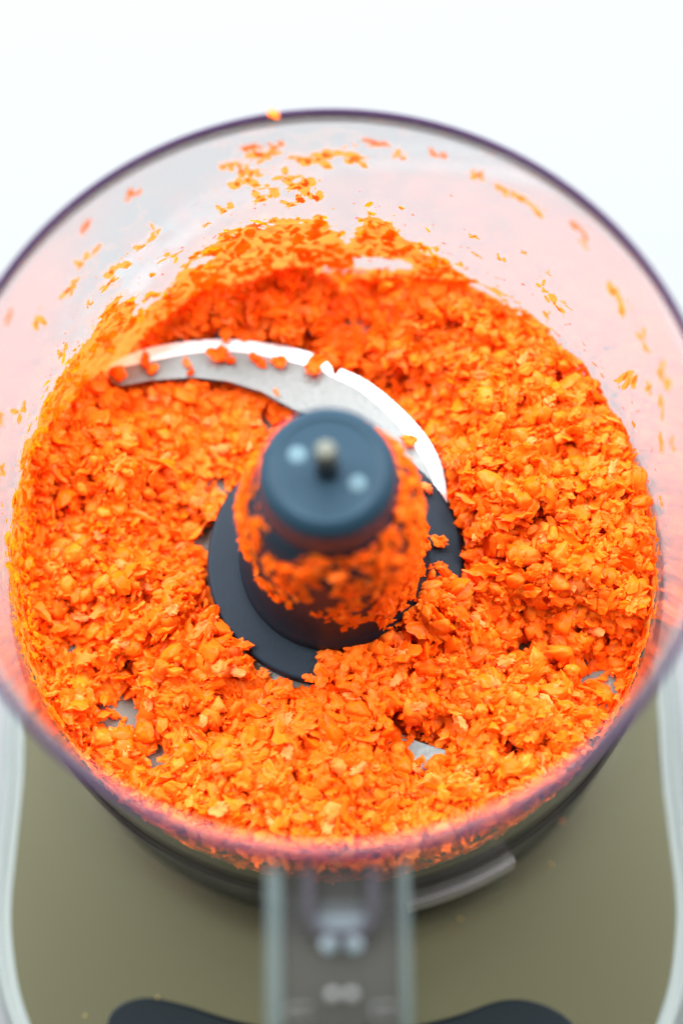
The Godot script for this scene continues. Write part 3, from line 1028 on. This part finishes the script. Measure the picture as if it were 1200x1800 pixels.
func build_pieces() -> void:
	# larger pieces on top of the heap
	var kinds := [["carrot_flake", "broad pale carrot flake", 3, 0], ["carrot_sliver", "thin orange carrot sliver", 0, 1], ["carrot_crumb", "chunky light orange carrot crumb", 1, 2], ["carrot_flake", "wide deep orange carrot flake", 2, 0]]
	var rings := [["close to the blade hub", 0.037, 0.049], ["midway to the wall", 0.053, 0.066], ["near the bowl wall", 0.069, 0.081]]
	var count := 0
	for half in 24:
		for ring in rings:
			for kd in kinds:
				if count >= 222: continue
				if kd[2] == 2 and (half % 2 == 1): continue
				if kd[3] == 2 and ring[1] < 0.04: continue
				for attempt in 6:
					var deg := 180.0 - half * 15.0 + rng.randf_range(-6.5, 6.5)
					var r := rng.randf_range(ring[1], ring[2])
					var a := deg_to_rad(deg)
					var x := sin(a) * r
					var z := cos(a) * r
					if bareness(x, z) > 0.25 or over_blade(x, z, 1.1): continue
					var h := heap(x, z)
					if r < 0.040 and h < 0.010: continue
					var size := rng.randf_range(0.0055, 0.0078) if kd[3] != 2 else rng.randf_range(0.0040, 0.0056)
					if kd[2] == 3: size *= 0.85
					var mesh: Mesh = flake_meshes[rng.randi() % flake_meshes.size()] if kd[3] == 0 else sliver_meshes[rng.randi() % sliver_meshes.size()] if kd[3] == 1 else chunk_meshes[rng.randi() % chunk_meshes.size()]
					var label := "%s on the heap %s, at %s" % [kd[1], ring[0], clock(deg)]
					if piece(kd[0], mesh, kd[2], Transform3D(posed(Vector3.UP, 0.28, size), Vector3(x, FLOOR_Y + h + 0.0012, z)), label, "larger carrot pieces on the heap"):
						count += 1
					break
	# scraps stuck to the wall above the mash: angle, height over the floor, length along, length up (mm)
	var scraps := [[188.7, 82.5, 3.7, 2.9], [184.7, 81.8, 2.9, 2.1], [181.3, 73.4, 4.5, 1.5], [174.7, 74.1, 8.9, 3.7], [190.7, 64.3, 6.0, 3.8], [190.7, 73.2, 2.2, 2.2], [186.8, 60.0, 4.5, 1.5], [180.1, 53.3, 5.4, 5.4], [182.9, 49.2, 4.6, 2.3], [194.7, 54.2, 3.4, 2.7],
		[207.5, 59.0, 2.3, 3.8], [209.9, 54.8, 5.3, 1.8], [206.0, 40.9, 5.9, 1.9], [209.5, 82.8, 3.6, 2.2], [218.9, 83.8, 2.9, 2.3], [218.4, 69.0, 2.4, 1.8], [221.5, 69.4, 3.7, 3.0], [215.8, 51.0, 6.1, 3.8], [218.8, 47.1, 6.1, 2.3], [224.9, 61.6, 5.2, 3.0],
		[223.0, 45.7, 1.8, 1.8], [233.3, 62.9, 3.3, 5.9], [231.5, 38.0, 3.4, 2.8], [245.4, 43.4, 4.5, 7.6], [238.2, 82.9, 2.9, 2.3], [198.6, 48.5, 2.3, 1.2], [168.2, 81.7, 5.1, 1.8], [164.7, 77.2, 2.7, 2.1], [158.4, 82.8, 3.6, 2.0], [151.7, 78.4, 3.7, 3.2],
		[146.6, 77.1, 3.7, 2.9], [141.9, 76.9, 7.3, 2.9], [151.0, 44.1, 3.1, 1.5], [149.8, 34.2, 2.8, 0.9], [145.2, 39.3, 2.2, 1.9], [141.3, 50.1, 1.8, 1.5], [132.0, 82.6, 4.3, 2.9], [130.4, 78.8, 2.9, 2.6], [135.7, 48.6, 1.5, 1.5], [136.2, 39.0, 3.1, 3.9],
		[133.3, 34.5, 5.4, 3.1], [131.0, 39.3, 3.8, 1.2], [128.1, 28.4, 3.4, 2.2], [121.4, 68.4, 6.6, 5.9], [113.3, 68.3, 5.1, 5.8], [113.5, 39.9, 3.8, 12.2], [106.1, 69.2, 5.1, 7.2], [103.7, 56.0, 3.0, 7.4], [174.5, 56.8, 3.0, 2.4], [97.1, 55.9, 2.9, 4.4], [92.7, 28.9, 3.0, 3.0],
		[178.5, 70.0, 6.4, 3.4], [183.4, 65.5, 5.8, 3.4], [186.6, 77.0, 6.2, 3.0], [189.6, 69.0, 5.0, 3.4], [176.4, 64.0, 5.6, 4.0], [181.6, 59.5, 6.4, 3.4], [187.6, 55.5, 5.6, 3.4], [171.8, 70.5, 4.4, 2.6], [192.6, 76.0, 4.6, 2.6], [250.0, 55.0, 3.0, 5.0], [256.0, 40.0, 3.4, 6.0], [100.0, 44.0, 3.2, 6.4], [108.5, 52.0, 3.0, 5.4]]
	for s in scraps:
		var deg: float = s[0]
		var a := deg_to_rad(deg)
		var p := wall_point(deg, s[1] * 0.001, 0.0006)
		var nrm := Vector3(-sin(a), 0.05, -cos(a)).normalized()
		var along := Vector3(cos(a), 0, -sin(a))
		var lean := rng.randf_range(-0.3, 0.3)
		var side := along.rotated(nrm, lean)
		var b := Basis(side, nrm, side.cross(nrm)) * Basis.from_scale(Vector3(s[2] * 1.45, 1.2, s[3] * lerpf(1.8, 3.4, clampf(-cos(a), 0.0, 1.0))) * 0.001)
		var shape := "long" if s[2] > 5.5 else "tall" if s[3] > s[2] * 1.3 else "tiny" if s[2] < 2.6 else "small"
		var where := "just under the rim" if s[1] > 76 else "high on the wall" if s[1] > 62 else "halfway up the wall" if s[1] > 47 else "low on the wall"
		var label := "%s carrot scrap stuck %s at %s" % [shape, where, clock(deg)]
		if labels.has(label): label = "another thinner %s carrot scrap stuck %s at %s" % [shape, where, clock(deg)]
		if labels.has(label): label = "lowest %s carrot scrap stuck %s at %s" % [shape, where, clock(deg)]
		piece("carrot_scrap", smear_meshes[rng.randi() % smear_meshes.size()], 5, Transform3D(b, p), label, "carrot scraps on the bowl wall")
	# scraps on the rim at the back
	for q in [[184.6, "left"], [174.0, "right"]]:
		var a2: float = deg_to_rad(q[0])
		piece("carrot_scrap", flake_meshes[2], 1, Transform3D(posed(Vector3.UP, 0.0, 0.004, 0.5), Vector3(sin(a2) * 0.0947, RIM_Y + 0.0004, cos(a2) * 0.0947)), "flat orange scrap lying on the rim at %s" % clock(q[0]), "carrot scraps on the rim")
	# pieces on the upper blade
	var on_blade := [[-57.3, -59.2, 4.6, 0, "flat carrot piece on the blade's rounded tip"], [-49.6, -62.3, 5.0, 2, "jagged carrot piece across the blade edge beside its tip"], [-47.6, -59.6, 3.2, 1, "small carrot crumb just inside the jagged piece beside the blade tip"], [-28.9, -62.4, 6.4, 0, "largest carrot piece on the middle of the upper blade"], [-25.2, -60.6, 2.6, 2, "tiny crumb beside the largest piece on the blade"], [-17.7, -59.9, 5.0, 2, "deep orange carrot lump on the blade before the forked piece"], [-11.8, -59.1, 5.6, 1, "forked carrot flake on the upper blade, one before the notch"], [-1.9, -57.2, 6.8, 0, "upright carrot piece at the notch of the blade"], [-13.3, -50.2, 2.0, 3, "pale speck of carrot on the blade's inner side"], [23.1, -33.0, 5.6, 1, "carrot flake on the ground blade edge beside the cap"], [-37.9, -60.9, 3.4, 3, "thin pale carrot scrap on the blade between tip and middle"], [-37.2, -58.0, 2.0, 2, "tiny crumb at the blade's inner edge"]]
	for c in on_blade:
		var mesh2: Mesh = flake_meshes[rng.randi() % flake_meshes.size()] if c[2] > 4.8 or c[3] == 3 else chunk_meshes[rng.randi() % chunk_meshes.size()]
		piece("carrot_chip", mesh2, c[3], Transform3D(posed(Vector3.UP, 0.16, c[2] * 0.00125, 1.4), Vector3(c[0] * 0.001, 0.1950 + c[2] * 0.00022, c[1] * 0.001)), c[4], "carrot chips on the blade")
	# pieces on the hub disc
	var on_disc := [[-27.2, 22.6, 8.2, 4, "big ragged carrot chunk leaning over the left edge of the hub disc"], [29.1, -2.6, 6.0, 1, "bright carrot chip lying flat on the right of the hub disc"], [26.8, -18.2, 5.0, 3, "pale carrot wedge at the disc edge below the blade"], [-8.4, 33.6, 6.4, 0, "carrot chunk at the front edge of the hub disc"], [11.0, 27.6, 7.0, 2, "carrot piece leaning on the front of the post foot"], [28.6, 4.4, 5.6, 0, "carrot flake between the flat chip and the heap on the disc"], [31.5, 9.0, 6.6, 4, "carrot flake hanging over the right edge of the hub disc"]]
	for c in on_disc:
		piece("carrot_chip", flake_meshes[(int(c[2] * 7)) % flake_meshes.size()] if c[3] != 2 else chunk_meshes[0], c[3], Transform3D(posed(Vector3.UP, 0.22, c[2] * 0.001, 1.3), Vector3(c[0] * 0.001, DISC_Y + 0.0014, c[1] * 0.001)), c[4], "carrot chips on the hub disc")

func build_crumbs() -> void:
	# spilt specks on the metal base
	var specks := [[58.2, 59.4, 2.4, 4, "small orange crumb on the metal base nearest the bowl"], [60.7, 65.1, 2.6, 2, "brownish carrot crumb on the metal base, farther from the bowl"], [56.5, 78.2, 1.6, 6, "pale speck alone on the right of the metal base"], [28.8, 92.1, 1.5, 6, "pale speck on the metal base beside the handle"], [-64.1, 109.0, 1.4, 6, "pale speck above the left end of the control panel"], [-59.7, 108.6, 1.2, 6, "tiny speck above the hump of the control panel"], [-70.0, 111.5, 1.3, 6, "pale speck beside the left end of the control panel"], [-80.7, 112.4, 1.2, 6, "lone pale speck near the left edge of the base"]]
	for c in specks:
		piece("carrot_crumb", chunk_meshes[rng.randi() % chunk_meshes.size()], c[3], Transform3D(posed(Vector3.UP, 0.2, c[2] * 0.001), Vector3(c[0] * 0.001, BASE_Y + c[2] * 0.00022, c[1] * 0.001)), c[4], "crumbs spilt on the metal base")
